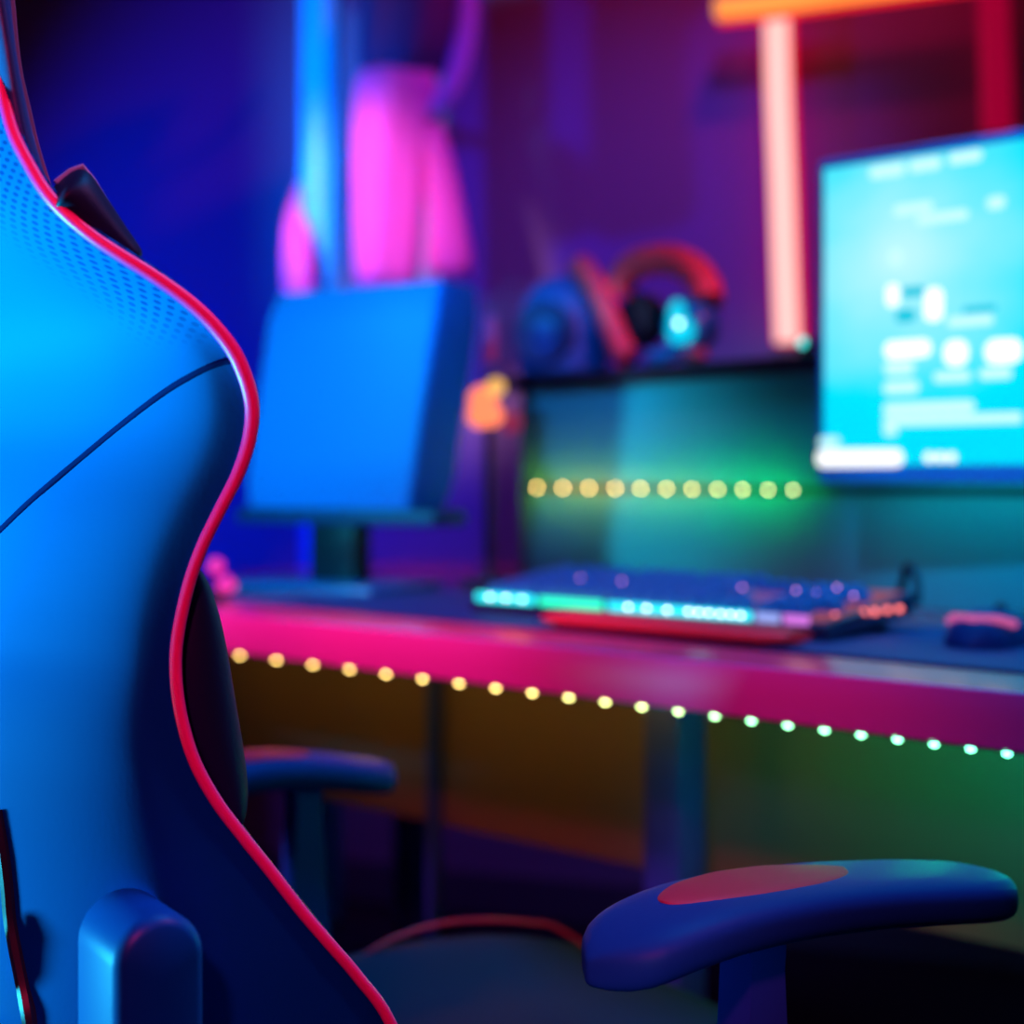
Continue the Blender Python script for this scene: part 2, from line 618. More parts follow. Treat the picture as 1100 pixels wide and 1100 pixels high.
def desk():
    t = thing('desk', 'long desk with pink front edge running behind the chair', 'desk', (DK.o[0], DK.o[1], 0), DK.rz)
    obj('desk_top', nbox(DL, DR, .006, DD, ZD - .040, ZD, .003), M['desktop'], t)
    e = obj('edge_band', nbox(DL, DR, 0, .0062, ZD - .042, ZD + .0006, .002), M['desk'], t)
    e['label'] = 'glossy pink front edge'
    obj('modesty_panel', nbox(DL + .06, DR - .05, .34, .358, .45, ZD - .040, .002), mat('dark board', (.20, .19, .18, 1), .6, bump=.1, scale=60), t)
    for x, n, wd in ((725, .26, .048), (467, .33, .013)):
        u, _ = DK.at_y(x, 800, n)
        obj('leg', nbox(u - wd / 2, u + wd / 2, n - .0245 if wd > .03 else n - .012, n + .0245 if wd > .03 else n + .009, 0, ZD - .040, .004), M['legpaint'], t)
    for u in (DL + .05, DR - .05):
        obj('leg', nbox(u - .025, u + .025, .8, .85, 0, ZD - .04, .004), M['legpaint'], t)


desk()


def lerp3(a, b, t):
    return tuple(p + (q - p) * t for p, q in zip(a, b))


def ramp(stops, t):
    return interp([(s,) + tuple(c[:3]) for s, c in stops], t)


def desk_leds():
    t = thing('led_strip', 'string of glowing LEDs under the front edge of the desk, amber to green', 'led strip', (DK.o[0], DK.o[1], 0), DK.rz)
    zb = ZD - .042
    obj('strip_tape', nbox(DL + .05, DR - .02, .001, .009, zb - .0013, zb), M['black'], t)
    xs = [258 - 39.2 * k for k in range(3, 0, -1)] + [258 + 39.24 * k for k in range(25)]
    base = None
    for x in xs:
        u, _ = DK.at_y(x, 700, .005)
        if not (DL + .06 < u < DR - .04):
            continue
        k = max(0, min(1, (x - 258) / 824))
        c = ramp([(0, (1, .62, .16)), (.35, (1, .68, .2)), (.5, (.75, .85, .28)), (.65, (.3, .95, .42)), (1, (.16, .95, .55))], k)
        m = emitter('led glow', c + (1,), 13)
        bm = bmesh.new()
        r = .0034
        lathe(bm, [(r * .3, -r * 1.0), (r * .8, -r * .75), (r, -r * .1), (r, 0.0012)], 12, Matrix.Translation((u, .005, zb - .001)))
        obj('led', bm, m, t)


desk_leds()

# ------------------------------------------------------------------ desk mat, wrist rest, keyboard, mouse
ZM = ZD + .0034


def deskthing(name, label, cat, u, n, z, rz=0, group=None):
    p = DK.world(u, n, z)
    return thing(name, label, cat, p, DK.rz + rz, group)


o = obj('desk_mat', nbox(-1.03, .33, -.14, .14, 0, .003, .0012), M['matcloth'])
u0 = -.80
o.location = DK.world(0, .245, ZD + .0003)
o.rotation_euler = (0, 0, DK.rz)
tag(o, 'large dark blue cloth mat lying on the desk under the keyboard', 'desk mat')
o2 = None

KU0, KU1, KN0, KN1 = -.735, -.275, .182, .345


def keyboard():
    W, Dp = KU1 - KU0, KN1 - KN0
    t = deskthing('keyboard', 'lit gaming keyboard with coloured backlight on the desk mat', 'keyboard', KU0, KN0, ZM)
    # raised at the rear: base rises from .010 to .024
    slope = .021 / Dp
    bm = bmesh.new()
    prof = [(0, .002), (0, .013), (.006, .016), (Dp - .004, .016 + slope * Dp), (Dp, .013 + slope * Dp), (Dp, slope * Dp * .7), (Dp - .02, slope * Dp * .6)]
    ring_loft(bm, [[Vector((x, y, z)) for y, z in prof] for x in (0, .004, W - .004, W)])
    for v in bm.verts:
        if v.co.x < .001 or v.co.x > W - .001:
            v.co.z = .012 + (v.co.z - .012) * .9 if v.co.z > .012 else v.co.z
    c = obj('keyboard_case', bm, mat('dark blue case', (.01, .05, .13, 1), .35, bump=.05, scale=300), t, angle=30)
    for x in (.03, W - .03):
        obj('foot', nbox(x - .012, x + .012, Dp - .035, Dp - .02, 0, slope * Dp * .62, .002), M['black'], t)
    for x in (.03, W - .03):
        obj('foot', nbox(x - .012, x + .012, .01, .02, 0, .0045, .001), M['black'], t)
    # glowing plate under the keys: colour runs along the board
    m = bpy.data.materials.new('key backlight')
    m.use_nodes = True
    nt = m.node_tree
    b = nt.nodes['Principled BSDF']
    b.inputs['Base Color'].default_value = (.02, .02, .02, 1)
    tc = nt.nodes.new('ShaderNodeTexCoord')
    sx = nt.nodes.new('ShaderNodeSeparateXYZ')
    cr = nt.nodes.new('ShaderNodeValToRGB')
    nt.links.new(tc.outputs['Generated'], sx.inputs[0])
    nt.links.new(sx.outputs[0], cr.inputs[0])
    el = cr.color_ramp.elements
    el[0].position, el[0].color = 0, (.1, .7, .9, 1)
    el[1].position, el[1].color = 1, (.9, .15, .2, 1)
    for p, cc in ((.25, (0, .8, .5, 1)), (.5, (.1, .45, .9, 1)), (.72, (.5, .2, .9, 1))):
        e = el.new(p)
        e.color = cc
    nt.links.new(cr.outputs[0], b.inputs['Emission Color'])
    b.inputs['Emission Strength'].default_value = .3
    bm = bmesh.new()
    Mt = Matrix.Translation((0, 0, .0162)) @ Matrix(((1, 0, 0, 0), (0, 1, 0, 0), (0, slope, 1, 0), (0, 0, 0, 1)))
    box(bm, .008, W - .008, .008, Dp - .008, 0, .0012, M=Mt)
    obj('backlight_plate', bm, m, t, smooth=False)
    # keycaps
    mk = mat('smoke blue keycap', (.01, .26, .62, 1), .5, bump=.05, scale=400, spec=.15)
    mesh_cache = {}

    def cap(wd, lx, ly, row):
        key = round(wd, 4)
        if key not in mesh_cache:
            bm = bmesh.new()
            h, i_ = .0095, .0024
            a = wd / 2 - .0008
            r0 = [Vector((sx_ * a, sy_ * .0082, 0)) for sx_, sy_ in ((-1, -1), (1, -1), (1, 1), (-1, 1))]
            r1 = [Vector((sx_ * (a - i_), sy_ * .0062 + .0006, h)) for sx_, sy_ in ((-1, -1), (1, -1), (1, 1), (-1, 1))]
            r2 = [Vector((sx_ * (a - i_ - .001), sy_ * .0052 + .0006, h + .0004)) for sx_, sy_ in ((-1, -1), (1, -1), (1, 1), (-1, 1))]
            ring_loft(bm, [r0, r1, r2])
            me = bpy.data.meshes.new('keycap')
            bmesh.ops.recalc_face_normals(bm, faces=bm.faces)
            bm.to_mesh(me)
            bm.free()
            me.materials.append(mk)
            mesh_cache[key] = me
        o = bpy.data.objects.new('keycap', mesh_cache[key])
        COL.objects.link(o)
        o.parent = t
        o.location = (lx, ly, .0192 + slope * ly)
        o.rotation_euler = (math.atan(slope), 0, 0)
        return o
    pitch = (Dp - .02) / 6
    x0 = .010
    full = W - .02
    main = full * .66
    rows = [
        [1.25, 1.25, 1.25, 6.25, 1.25, 1.25, 1.25, 1.25],
        [2.25] + [1] * 10 + [2.75],
        [1.75] + [1] * 11 + [2.25],
        [1.5] + [1] * 12 + [1.5],
        [1] * 13 + [2],
        [1, .5, 1, 1, 1, 1, .5, 1, 1, 1, 1, .5, 1, 1, 1, 1],
    ]
    unit = main / 15
    front_marks = []
    for r, row in enumerate(rows):
        y = .010 + pitch * (r + .5)
        x = x0
        k_un = main / sum(row)
        for w_ in row:
            ww = w_ * k_un
            if not (r == 5 and w_ == .5):
                cap(ww, x + ww / 2, y, r)
                if r == 0:
                    front_marks.append((x, x + ww))
            x += ww
        # arrows and number block
        bx = x0 + main + .006
        nb = 3 if r in (0, 4) else (1 if r == 1 else 0)
        for k in range(nb):
            off = (k if nb == 3 else 1) * unit
            cap(unit, bx + off + unit / 2, y, r)
        nx = x0 + main + .012 + unit * 3
        for k in range(4 if r in (1, 3) else 3):
            q = (full - main - .012 - unit * 3) / 4
            if r < 5:
                cap(q, nx + (k + .5) * q, y, r)
    # light leaking out along the front: three bars, and small lights at the right
    def fbar(xa, xb, col, st, z0=.0150, z1=.0225):
        u0_, _ = DK.at_y(xa, 650, KN0)
        u1_, _ = DK.at_y(xb, 650, KN0)
        bm = nbox(u0_ - KU0, u1_ - KU0, -.0016, .004, z0 - .001, z1, .0015)
        o = obj('light_bar', bm, emitter('front glow', col, st), t)
        return o
    fbar(512, 572, (.0, .7, .75, 1), 2.2).__setitem__('label', 'cyan front light')
    fbar(579, 646, (.0, .85, .5, 1), 1.8).__setitem__('label', 'green front light')
    fbar(653, 806, (.0, .66, .75, 1), 2.0).__setitem__('label', 'cyan front light')
    fbar(812, 836, (.35, .45, 1, 1), 1.0).__setitem__('label', 'violet front light')
    fbar(842, 868, (.75, .2, .85, 1), 1.0).__setitem__('label', 'magenta front light')
    dots = [(528, 649, (1, .9, .95, 1)), (545, 649, (1, 1, 1, 1)), (562, 649, (.7, 1, 1, 1))]
    dots += [(x, 655, (1, 1, 1, 1)) for x in (676, 696, 718, 741, 752, 763, 775, 786, 797)]
    for x, y, c in dots:
        u, _ = DK.at_y(x, y, KN0)
        bm = bmesh.new()
        bmesh.ops.create_icosphere(bm, subdivisions=2, radius=.0019, matrix=Matrix.Translation((u - KU0, -.0018, .0188)))
        obj('led', bm, emitter('white led', c, 6), t)
    # right end: red lights between the keys
    for x, y, n_ in ((884, 663, .035), (897, 662, .035), (928, 658, .07), (940, 657, .07), (953, 655, .1), (966, 654, .1)):
        u, z = DK.at_y(x, y, KN0 + n_)
        bm = bmesh.new()
        bmesh.ops.create_icosphere(bm, subdivisions=2, radius=.0032, matrix=Matrix.Translation((u - KU0, n_, z - ZM)))
        obj('led', bm, emitter('red led', (1, .18, .17, 1), 2.6), t)
    for x, y in ((855, 634), (877, 637), (899, 631), (917, 640), (797, 631), (780, 632), (623, 621), (648, 624), (668, 624)):
        u, z = DK.at_y(x, y, KN0 + .075)
        bm = bmesh.new()
        bmesh.ops.create_icosphere(bm, subdivisions=2, radius=.0015, matrix=Matrix.Translation((u - KU0, .075, z - ZM)))
        obj('led', bm, emitter('pink key legend', (.9, .3, .75, 1), 3.0), t)


keyboard()

# wrist rest in front of the keyboard, red light painted into its cloth
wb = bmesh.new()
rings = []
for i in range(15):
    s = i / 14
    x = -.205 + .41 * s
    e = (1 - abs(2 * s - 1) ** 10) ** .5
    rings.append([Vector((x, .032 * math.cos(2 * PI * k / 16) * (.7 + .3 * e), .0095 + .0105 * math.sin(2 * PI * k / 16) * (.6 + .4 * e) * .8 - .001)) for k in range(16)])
wr = obj('wrist_rest', ring_loft(wb, rings), mat('red lit foam cloth', (.95, .04, .07, 1), .6, bump=.2, scale=600))
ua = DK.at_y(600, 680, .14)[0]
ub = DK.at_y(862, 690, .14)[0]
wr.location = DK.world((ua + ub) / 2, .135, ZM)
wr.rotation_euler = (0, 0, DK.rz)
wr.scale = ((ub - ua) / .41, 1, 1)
tag(wr, 'padded wrist rest with red light painted on, lying in front of the keyboard', 'wrist rest')


def mouse():
    u, _ = DK.at_y(1057, 690, .26)
    t = deskthing('mouse', 'dark computer mouse with pink lit top beside the keyboard', 'mouse', u, .27, ZM, math.radians(8))
    bm = bmesh.new()
    rings = []
    for i in range(15):
        s = i / 14
        y = -.058 + .116 * s
        e = max(0, 1 - abs(2 * s - 1) ** 3) ** .5
        h = (.036 * e) * (1 - .25 * s)
        wd = .033 * e + .001
        rings.append([Vector((wd * math.cos(a), y, max(0.0, h * math.sin(a)) + .001 + (0 if math.sin(a) >= 0 else 0))) for a in [2 * PI * k / 20 for k in range(20)]])
    obj('mouse_body', ring_loft(bm, rings), M['matcloth'], t)
    bm = bmesh.new()
    tube(bm, [(-.03, -.02, .021), (-.02, -.036, .026), (0, -.046, .0262), (.02, -.036, .026), (.03, -.02, .021)], .0035, 8)
    obj('light_ring', bm, emitter('pink ring glow', (.75, .12, .4, 1), .8), t)
    bm = bmesh.new()
    lathe(bm, [(.002, -.004), (.009, -.004), (.01, 0), (.009, .004), (.002, .004)], 16, Matrix.Translation((0, .032, .026)) @ Matrix.Rotation(PI / 2, 4, 'Y'))
    obj('scroll_wheel', bm, M['black'], t)


mouse()

# ------------------------------------------------------------------ monitor
MN = .45


def monitor():
    ul, _ = DK.at_y(876, 300, MN)
    zb = DK.at_y(876, 519, MN)[1]
    zt = DK.at_y(880, 171, MN)[1]
    Wd = .61
    t = deskthing('monitor', 'bright cyan computer monitor switched on at the right side of the desk', 'monitor', ul + Wd / 2, MN, ZD)
    ox, oz = ul + Wd / 2, ZD
    a, b, c, d = -Wd / 2, Wd / 2, zb - oz, zt - oz
    obj('housing', nbox(a, b, .002, .035, c, d, .006), mat('screen lit blue casing', (.02, .38, .95, 1), .4, bump=.03, scale=200), t)  # blue spill of the screen put into the casing colour
    # screen face
    m = bpy.data.materials.new('screen picture')
    m.use_nodes = True
    nt = m.node_tree
    L = nt.links.new
    p = nt.nodes['Principled BSDF']
    p.inputs['Base Color'].default_value = (.01, .01, .01, 1)
    p.inputs['Roughness'].default_value = .3
    tc = nt.nodes.new('ShaderNodeTexCoord')
    mp = nt.nodes.new('ShaderNodeMapping')
    mp.inputs['Location'].default_value = (-.10, 0, -.72)
    mp.inputs['Scale'].default_value = (1.9, 0, 1.35)
    mp.vector_type = 'POINT'
    gr = nt.nodes.new('ShaderNodeVectorMath')
    gr.operation = 'LENGTH'
    no = nt.nodes.new('ShaderNodeTexNoise')
    no.inputs['Scale'].default_value = 4.5
    ad = nt.nodes.new('ShaderNodeMath')
    ad.operation = 'MULTIPLY_ADD'
    ad.inputs[1].default_value = .35
    cr = nt.nodes.new('ShaderNodeValToRGB')
    sub = nt.nodes.new('ShaderNodeVectorMath')
    sub.operation = 'SUBTRACT'
    sub.inputs[1].default_value = (.16, .5, .66)
    ml = nt.nodes.new('ShaderNodeVectorMath')
    ml.operation = 'MULTIPLY'
    ml.inputs[1].default_value = (1.9, 0, 1.25)
    L(tc.outputs['Generated'], sub.inputs[0])
    L(sub.outputs[0], ml.inputs[0])
    L(ml.outputs[0], gr.inputs[0])
    L(tc.outputs['Generated'], no.inputs['Vector'])
    L(no.outputs['Fac'], ad.inputs[0])
    L(gr.outputs['Value'], ad.inputs[2])
    L(ad.outputs[0], cr.inputs[0])
    el = cr.color_ramp.elements
    el[0].position, el[0].color = .2, S(190, 246, 252)
    el[1].position, el[1].color = .95, S(0, 222, 255)
    e = el.new(.5)
    e.color = S(125, 236, 252)
    e = el.new(.75)
    e.color = S(0, 228, 252)
    L(cr.outputs[0], p.inputs['Emission Color'])
    p.inputs['Emission Strength'].default_value = 1.05
    bz = .0115
    sc = obj('screen', nbox(a + bz, b - bz, -.0005, .003, c + .02, d - .012), m, t, smooth=False)

    # interface blocks shown on the screen
    def P(x, y, off):
        u, z = DK.at_y(x, y, MN - off)
        return Vector((u - ox, -off, z - oz))
    mp_, mw_, mc_ = emitter('pale interface', S(195, 246, 250), 1.15), emitter('white interface', (1, 1, 1, 1), 1.3), emitter('cyan interface', S(0, 200, 225), 1.0)
    bmw, bmp, bmc = mw_, mp_, mc_

    def quad(mt_, x0, y0, x1, y1, r=.4, tilt=None, off=.0012):
        bm = bmesh.new()
        if tilt is None:
            ym = (y0 + y1) / 2
            tilt = -(510 - ym) / 2128 * (x1 - x0)
        h = y1 - y0
        rr = r * min(h, x1 - x0)
        pts = []
        for cx, cy, a0 in ((x1 - rr, y1 - rr, 0), (x0 + rr, y1 - rr, 90), (x0 + rr, y0 + rr, 180), (x1 - rr, y0 + rr, 270)):
            for k in range(5):
                aa = math.radians(a0 + 22.5 * k)
                px, py = cx + rr * math.cos(aa), cy + rr * math.sin(aa)
                pts.append((px, py + tilt * (px - x0) / (x1 - x0)))
        fr_ = [bm.verts.new(P(px, py, off)) for px, py in pts]
        bk_ = [bm.verts.new(P(px, py, .0002)) for px, py in pts]
        bm.faces.new(fr_)
        for i in range(len(fr_)):
            j = (i + 1) % len(fr_)
            bm.faces.new((fr_[i], bk_[i], bk_[j], fr_[j]))
        obj('screen_block', bm, mt_, sc, smooth=False)
    # pale items
    for q in ((934, 180, 972, 193), (977, 173, 1011, 186), (1019, 165, 1055, 178), (1018, 341, 1067, 352), (1003, 400, 1043, 411), (1052, 396, 1087, 408),
              (949, 410, 987, 424), (950, 388, 982, 404), (949, 433, 1047, 446), (949, 447, 1098, 458), (949, 458, 964, 468), (879, 470, 902, 480),
              (960, 221, 1002, 232), (985, 231, 1040, 242), (956, 268, 968, 286), (1060, 212, 1080, 226)):
        quad(bmp, *q)
    for q in ((950, 367, 1000, 386), (1014, 366, 1040, 394), (1058, 365, 1098, 392), (877, 483, 970, 502), (993, 310, 1013, 346), (952, 306, 966, 330)):
        quad(bmw, *q, off=.0014)
    for x in (998, 1010, 1022):
        quad(bmw, x - 5, 486, x + 5, 497, r=.5, off=.0014)
    for q in ((968, 309, 994, 320), (962, 333, 984, 347), (1034, 330, 1070, 337)):
        quad(bmc, *q, off=.0016)
    # stand
    obj('stand_neck', nbox(-.03, .03, .036, .06, .008, c + .12, .006), M['metal'], t)
    obj('stand_foot', nbox(-.11, .11, -.06, .1, 0, .01, .004), M['metal'], t)
    # power light on the corner of the shelf side
    return t


monitor()

# ------------------------------------------------------------------ raised shelf behind the monitor, with LED strip
HL, _ = HU.at_y(548, 400, 0)
HR = .34
HT = 1.028


def shelf():
    t = thing('desk_shelf', 'pale raised shelf with dark top board at the back of the desk', 'shelf', (HU.o[0], HU.o[1], ZD), HU.rz)
    obj('front_board', nbox(HL + .02, HR, .004, .02, 0, HT - ZD, .002), M['panel'], t)
    o = obj('top_board', nbox(HL - .03, HR + .01, -.012, .20, HT - ZD, HT - ZD + .022, .003), M['black'], t)
    o['label'] = 'dark top board'
    for x in (HL + .02, HR - .018):
        obj('side_board', nbox(x, x + .018, .02, .19, 0, HT - ZD, .002), M['panel'], t)


shelf()


def shelf_leds():
    t = thing('led_strip', 'short string of amber LEDs across the shelf behind the desk', 'led strip', (HU.o[0], HU.o[1], 0), HU.rz)
    ua_ = HU.at_y(568, 525, 0)[0]
    zz = HU.at_y(700, 525, 0)[1]
    obj('strip_tape', nbox(ua_ - .01, HR - .02, .001, .004, zz - .005, zz + .005), M['black'], t)
    for k, x in enumerate([577 + 28.2 * i - .07 * i * i for i in range(11)]):
        u = HU.at_y(x, 525, 0)[0]
        bm = bmesh.new()
        r = .0024
        bmesh.ops.create_icosphere(bm, subdivisions=2, radius=r, matrix=Matrix.Translation((u, -.0005, zz)))
        c = ramp([(0, (1, .62, .2)), (.6, (.95, .7, .22)), (1, (.8, .8, .35))], k / 10)
        obj('led', bm, emitter('amber led', c + (1,), 20 - .9 * k), t)


shelf_leds()


def headset():
    zt = HT + .022
    ctr = HU.at_y(705, 385, .05)[0]
    t = thing('headset', 'red headset with a glowing cyan ear cup lying on the raised shelf', 'headset', HU.world(ctr, .06, zt), HU.rz)
    H = HU

    def P(x, y, n):
        u, z = H.at_y(x, y, .06 + n)
        return Vector((u - ctr, n, max(.008, z - zt)))
    mr = mat('red headband', (.95, .06, .11, 1), .45, bump=.1, scale=300)
    arc = [P(*q) for q in ((664, 318, .02), (668, 300, .02), (682, 285, .02), (702, 279, .02), (725, 280, .02), (744, 290, .01), (757, 306, .0), (760, 325, -.01))]
    obj('headband', tube(bmesh.new(), spline(arc, 5), .023, 12), mr, t)
    st = [P(*q) for q in ((622, 284, -.01), (632, 297, -.01), (646, 322, -.01), (656, 348, -.01), (666, 372, -.01), (675, 386, -.01))]
    obj('head_strap', tube(bmesh.new(), spline(st, 5), [.019] * 26, 12), mr, t)
    cpos = P(740, 350, -.02)
    Mc = Matrix.Translation(cpos + Vector((0, 0, 0))) @ Matrix.Rotation(PI / 2, 4, 'X')
    e1 = obj('ear_cup', lathe(bmesh.new(), [(.012, -.028), (.034, -.026), (.04, -.014), (.04, .006), (.034, .014), (.01, .016)], 28, Mc), M['bluepl'], t)
    e1['label'] = 'blue ear cup'
    bm = bmesh.new()
    for dx, dz, rx, rz_ in ((-.006, .014, .015, .021), (.008, -.008, .018, .017), (-.006, -.006, .017, .02)):
        lathe(bm, [(.001, -.002), (1, -.002), (1, .002), (.001, .002)], 20, Matrix.Translation(cpos + Vector((dx, -.0175, dz))) @ Matrix.Rotation(PI / 2, 4, 'X') @ Matrix.Diagonal((rx, rz_, 1, 1)))
    g = obj('cup_light', bm, emitter('cyan cup glow', (.0, .62, .85, 1), 1.1), e1)
    g['label'] = 'glowing cyan light'
    bm = bmesh.new()
    bmesh.ops.create_icosphere(bm, subdivisions=2, radius=.0042, matrix=Matrix.Translation(cpos + Vector((.001, -.021, .002))))
    obj('led', bm, emitter('white cup led', (.7, 1, 1, 1), 4), e1)
    c2 = P(690, 345, .05)
    Mc = Matrix.Translation(c2) @ Matrix.Rotation(PI / 2, 4, 'X')
    obj('ear_cup', lathe(bmesh.new(), [(.012, -.02), (.036, -.018), (.042, -.008), (.042, .012), (.034, .022), (.01, .024)], 28, Mc), M['black'], t)
    c3 = P(745, 383, -.02)
    bm = bmesh.new()
    bmesh.ops.create_icosphere(bm, subdivisions=3, radius=.017, matrix=Matrix.Translation(Vector((c3.x, c3.y, .017))) @ Matrix.Diagonal((1.3, 1, .8, 1)))
    obj('ear_pad', bm, mat('dusky pink foam', (.4, .06, .16, 1), .7, bump=.2, scale=400), t)
    bm = bmesh.new()
    q0, q1 = P(735, 372, -.015), P(700, 384, 0)
    tube(bm, [q0, (q0 + q1) / 2 + Vector((0, -.004, -.004)), q1], .012, 10)
    obj('microphone_arm', bm, M['bluepl'], t)


headset()


def speaker():
    zt = HT + .022
    u, _ = HU.at_y(600, 400, .05)
    t = thing('speaker', 'rounded blue desk speaker standing on the left end of the raised shelf', 'speaker', HU.world(u, .06, zt), HU.rz + math.radians(18))
    bm = bmesh.new()
    prof = [(.062, 0), (.07, .006), (.073, .03), (.073, .07), (.070, .10), (.06, .125), (.042, .143), (.02, .152), (.006, .154)]
    lathe(bm, prof, 32, Matrix.Diagonal((1, .85, 1, 1)))
    obj('speaker_body', bm, mat('blue speaker shell', (.01, .11, .42, 1), .5, bump=.1, scale=200), t)
    Mc = Matrix.Translation((.0, -.062, .062)) @ Matrix.Rotation(PI / 2, 4, 'X') @ Matrix.Rotation(.0, 4, 'X')
    obj('cone', lathe(bmesh.new(), [(.01, -.004), (.03, .0), (.044, .006), (.048, .004), (.05, -.012), (.02, -.012)], 28, Mc), mat('dark cone', (.006, .05, .2, 1), .6, bump=.1, scale=300), t)


speaker()

# ------------------------------------------------------------------ lamp with glowing bulbs
def lamp():
    D = 2.22
    p = at(525, 470, D)
    t = thing('table_lamp', 'small stick lamp with glowing orange bulbs beside the blue second monitor', 'lamp', (p.x, p.y, ZD))
    zc = p.z - ZD

    def Q(x, y):
        a = at(x, y, D)
        return Vector((a.x - p.x, 0, a.z - ZD))
    obj('lamp_base', lathe(bmesh.new(), [(.04, 0), (.042, .004), (.038, .009), (.008, .013)], 28), M['black'], t)
    obj('lamp_stem', tube(bmesh.new(), [(0, 0, .01), (0, 0, zc * .6), (0, 0, Q(525, 402).z)], .006, 12), M['black'], t)
    a, b = Q(526, 388), Q(526, 340)
    o = obj('lamp_rod', tube(bmesh.new(), [a, (a + b) / 2, b], [.010, .011, .010], 12), mat('mauve rod', (.7, .16, .45, 1), .5, bump=.05, scale=200), t)
    orange = emitter('orange bulb glow', S(255, 128, 84), 1.5)
    bm = bmesh.new()
    pts = [Q(517, 452), Q(518, 440), Q(520, 425), Q(527, 417)]
    for x, y, r in ((516, 446, .019), (519, 430, .021), (528, 446, .017)):
        bmesh.ops.create_icosphere(bm, subdivisions=3, radius=r, matrix=Matrix.Translation(Q(x, y) + Vector((0, -.012, 0))))
    o = obj('bulb', bm, orange, t)
    o['label'] = 'large orange bulb cluster'
    bm = bmesh.new()
    bmesh.ops.create_icosphere(bm, subdivisions=3, radius=.013, matrix=Matrix.Translation(Q(533, 417) + Vector((0, -.03, 0))))
    obj('bulb', bm, emitter('amber bulb glow', S(255, 190, 100), 1.1), t)['label'] = 'bright amber bulb'
    bm = bmesh.new()
    bmesh.ops.create_icosphere(bm, subdivisions=3, radius=.016, matrix=Matrix.Translation(Q(549, 453) + Vector((0, .004, 0))))
    obj('bulb', bm, emitter('dim red bulb glow', S(135, 28, 62), 1.0), t)['label'] = 'dim red bulb'
    obj('bulb_arm', tube(bmesh.new(), [Q(525, 448), Q(549, 453)], .005, 8), M['black'], t)


lamp()

# ------------------------------------------------------------------ second monitor seen from behind
def second_monitor():
    A = at(258, 545, 2.20)
    B = at(440, 545, 2.04)
    ang = math.atan2(B.y - A.y, B.x - A.x)
    fr = Frame(A.x, A.y, math.degrees(ang))
    W_ = (B - A).length
    base = Vector(((A.x + B.x) / 2, (A.y + B.y) / 2, ZD))
    t = thing('second_monitor', 'tilted blue monitor casing standing at the left part of the desk', 'monitor', base, ang)
    zb = A.z - ZD
    h = at(310, 318, 2.2).z - A.z
    lean = (at(300, 318, 2.2).x - at(264, 545, 2.2).x) * 1.15
    dep = .10
    bm = bmesh.new()
    # a leaning casing: lower and upper outlines
    def outline(z, s, y0, y1, x0, x1, r=.012):
        pts = []
        for cx, cy, a0 in ((x1 - r, y1 - r, 0), (x0 + r, y1 - r, 90), (x0 + r, y0 + r, 180), (x1 - r, y0 + r, 270)):
            for k in range(5):
                a = math.radians(a0 + 22.5 * k)
                pts.append(Vector((cx + r * math.cos(a), cy + r * math.sin(a), z)))
        return pts
    rings = []
    for i in range(9):
        s = i / 8
        e = .006 if i in (0, 8) else 0
        rings.append(outline(zb + h * s, s, 0 + e, dep - e, -W_ / 2 + lean * s + e, W_ / 2 + lean * s * .98 + e * -1))
    m = mat('blue casing paint', (.0, .22, .85, 1), .5, bump=.06, scale=120)
    obj('casing', ring_loft(bm, rings), m, t, angle=30)
    obj('stand_neck', nbox(-.04, .04, .02, .06, .008, zb + .03, .006), M['black'], t)
    obj('stand_foot', nbox(-.13, .13, -.06, .10, 0, .012, .004), mat('blue satin foot', (.01, .16, .5, 1), .35, bump=.04, scale=150), t)
    bm = bmesh.new()
    box(bm, -W_ / 2 - .02, W_ / 2 + .03, .012, .09, zb - .022, zb - .001, .004)
    obj('lower_frame', bm, mat('dark navy plastic', (.005, .04, .16, 1), .5, bump=.05, scale=200), t)
    return t


second_monitor()

# little pink knob ornament by the left end of the desk
def ornament():
    p = at(232, 640, 1.98)
    t = thing('ornament', 'small pink ball and cone ornament on the desk behind the chair', 'ornament', (p.x + .0, p.y, ZD))
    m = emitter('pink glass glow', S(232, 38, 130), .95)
    mm = mat('pink glowing glass', (.95, .03, .3, 1), .3, emit=S(232, 38, 130), strength=1.2)  # the ornament is no lamp; glow added for a hotter pink
    c = at(232, 608, 1.98)
    c2 = at(243, 630, 1.98)
    bm = bmesh.new()
    lathe(bm, [(.016, 0), (.016, .006), (.004, .008), (.004, c2.z - ZD)], 16)
    obj('ornament_base', bm, M['black'], t)
    bm = bmesh.new()
    bmesh.ops.create_icosphere(bm, subdivisions=3, radius=.010, matrix=Matrix.Translation((c.x - p.x, 0, c.z - ZD)))
    obj('ball', bm, mm, t)
    bm = bmesh.new()
    Mx = Matrix.Translation((c2.x - p.x, 0, c2.z - ZD))
    lathe(bm, [(.010, -.006), (.013, 0), (.009, .008), (.003, .014)], 20, Mx)
    obj('cone', bm, mm, t)


ornament()

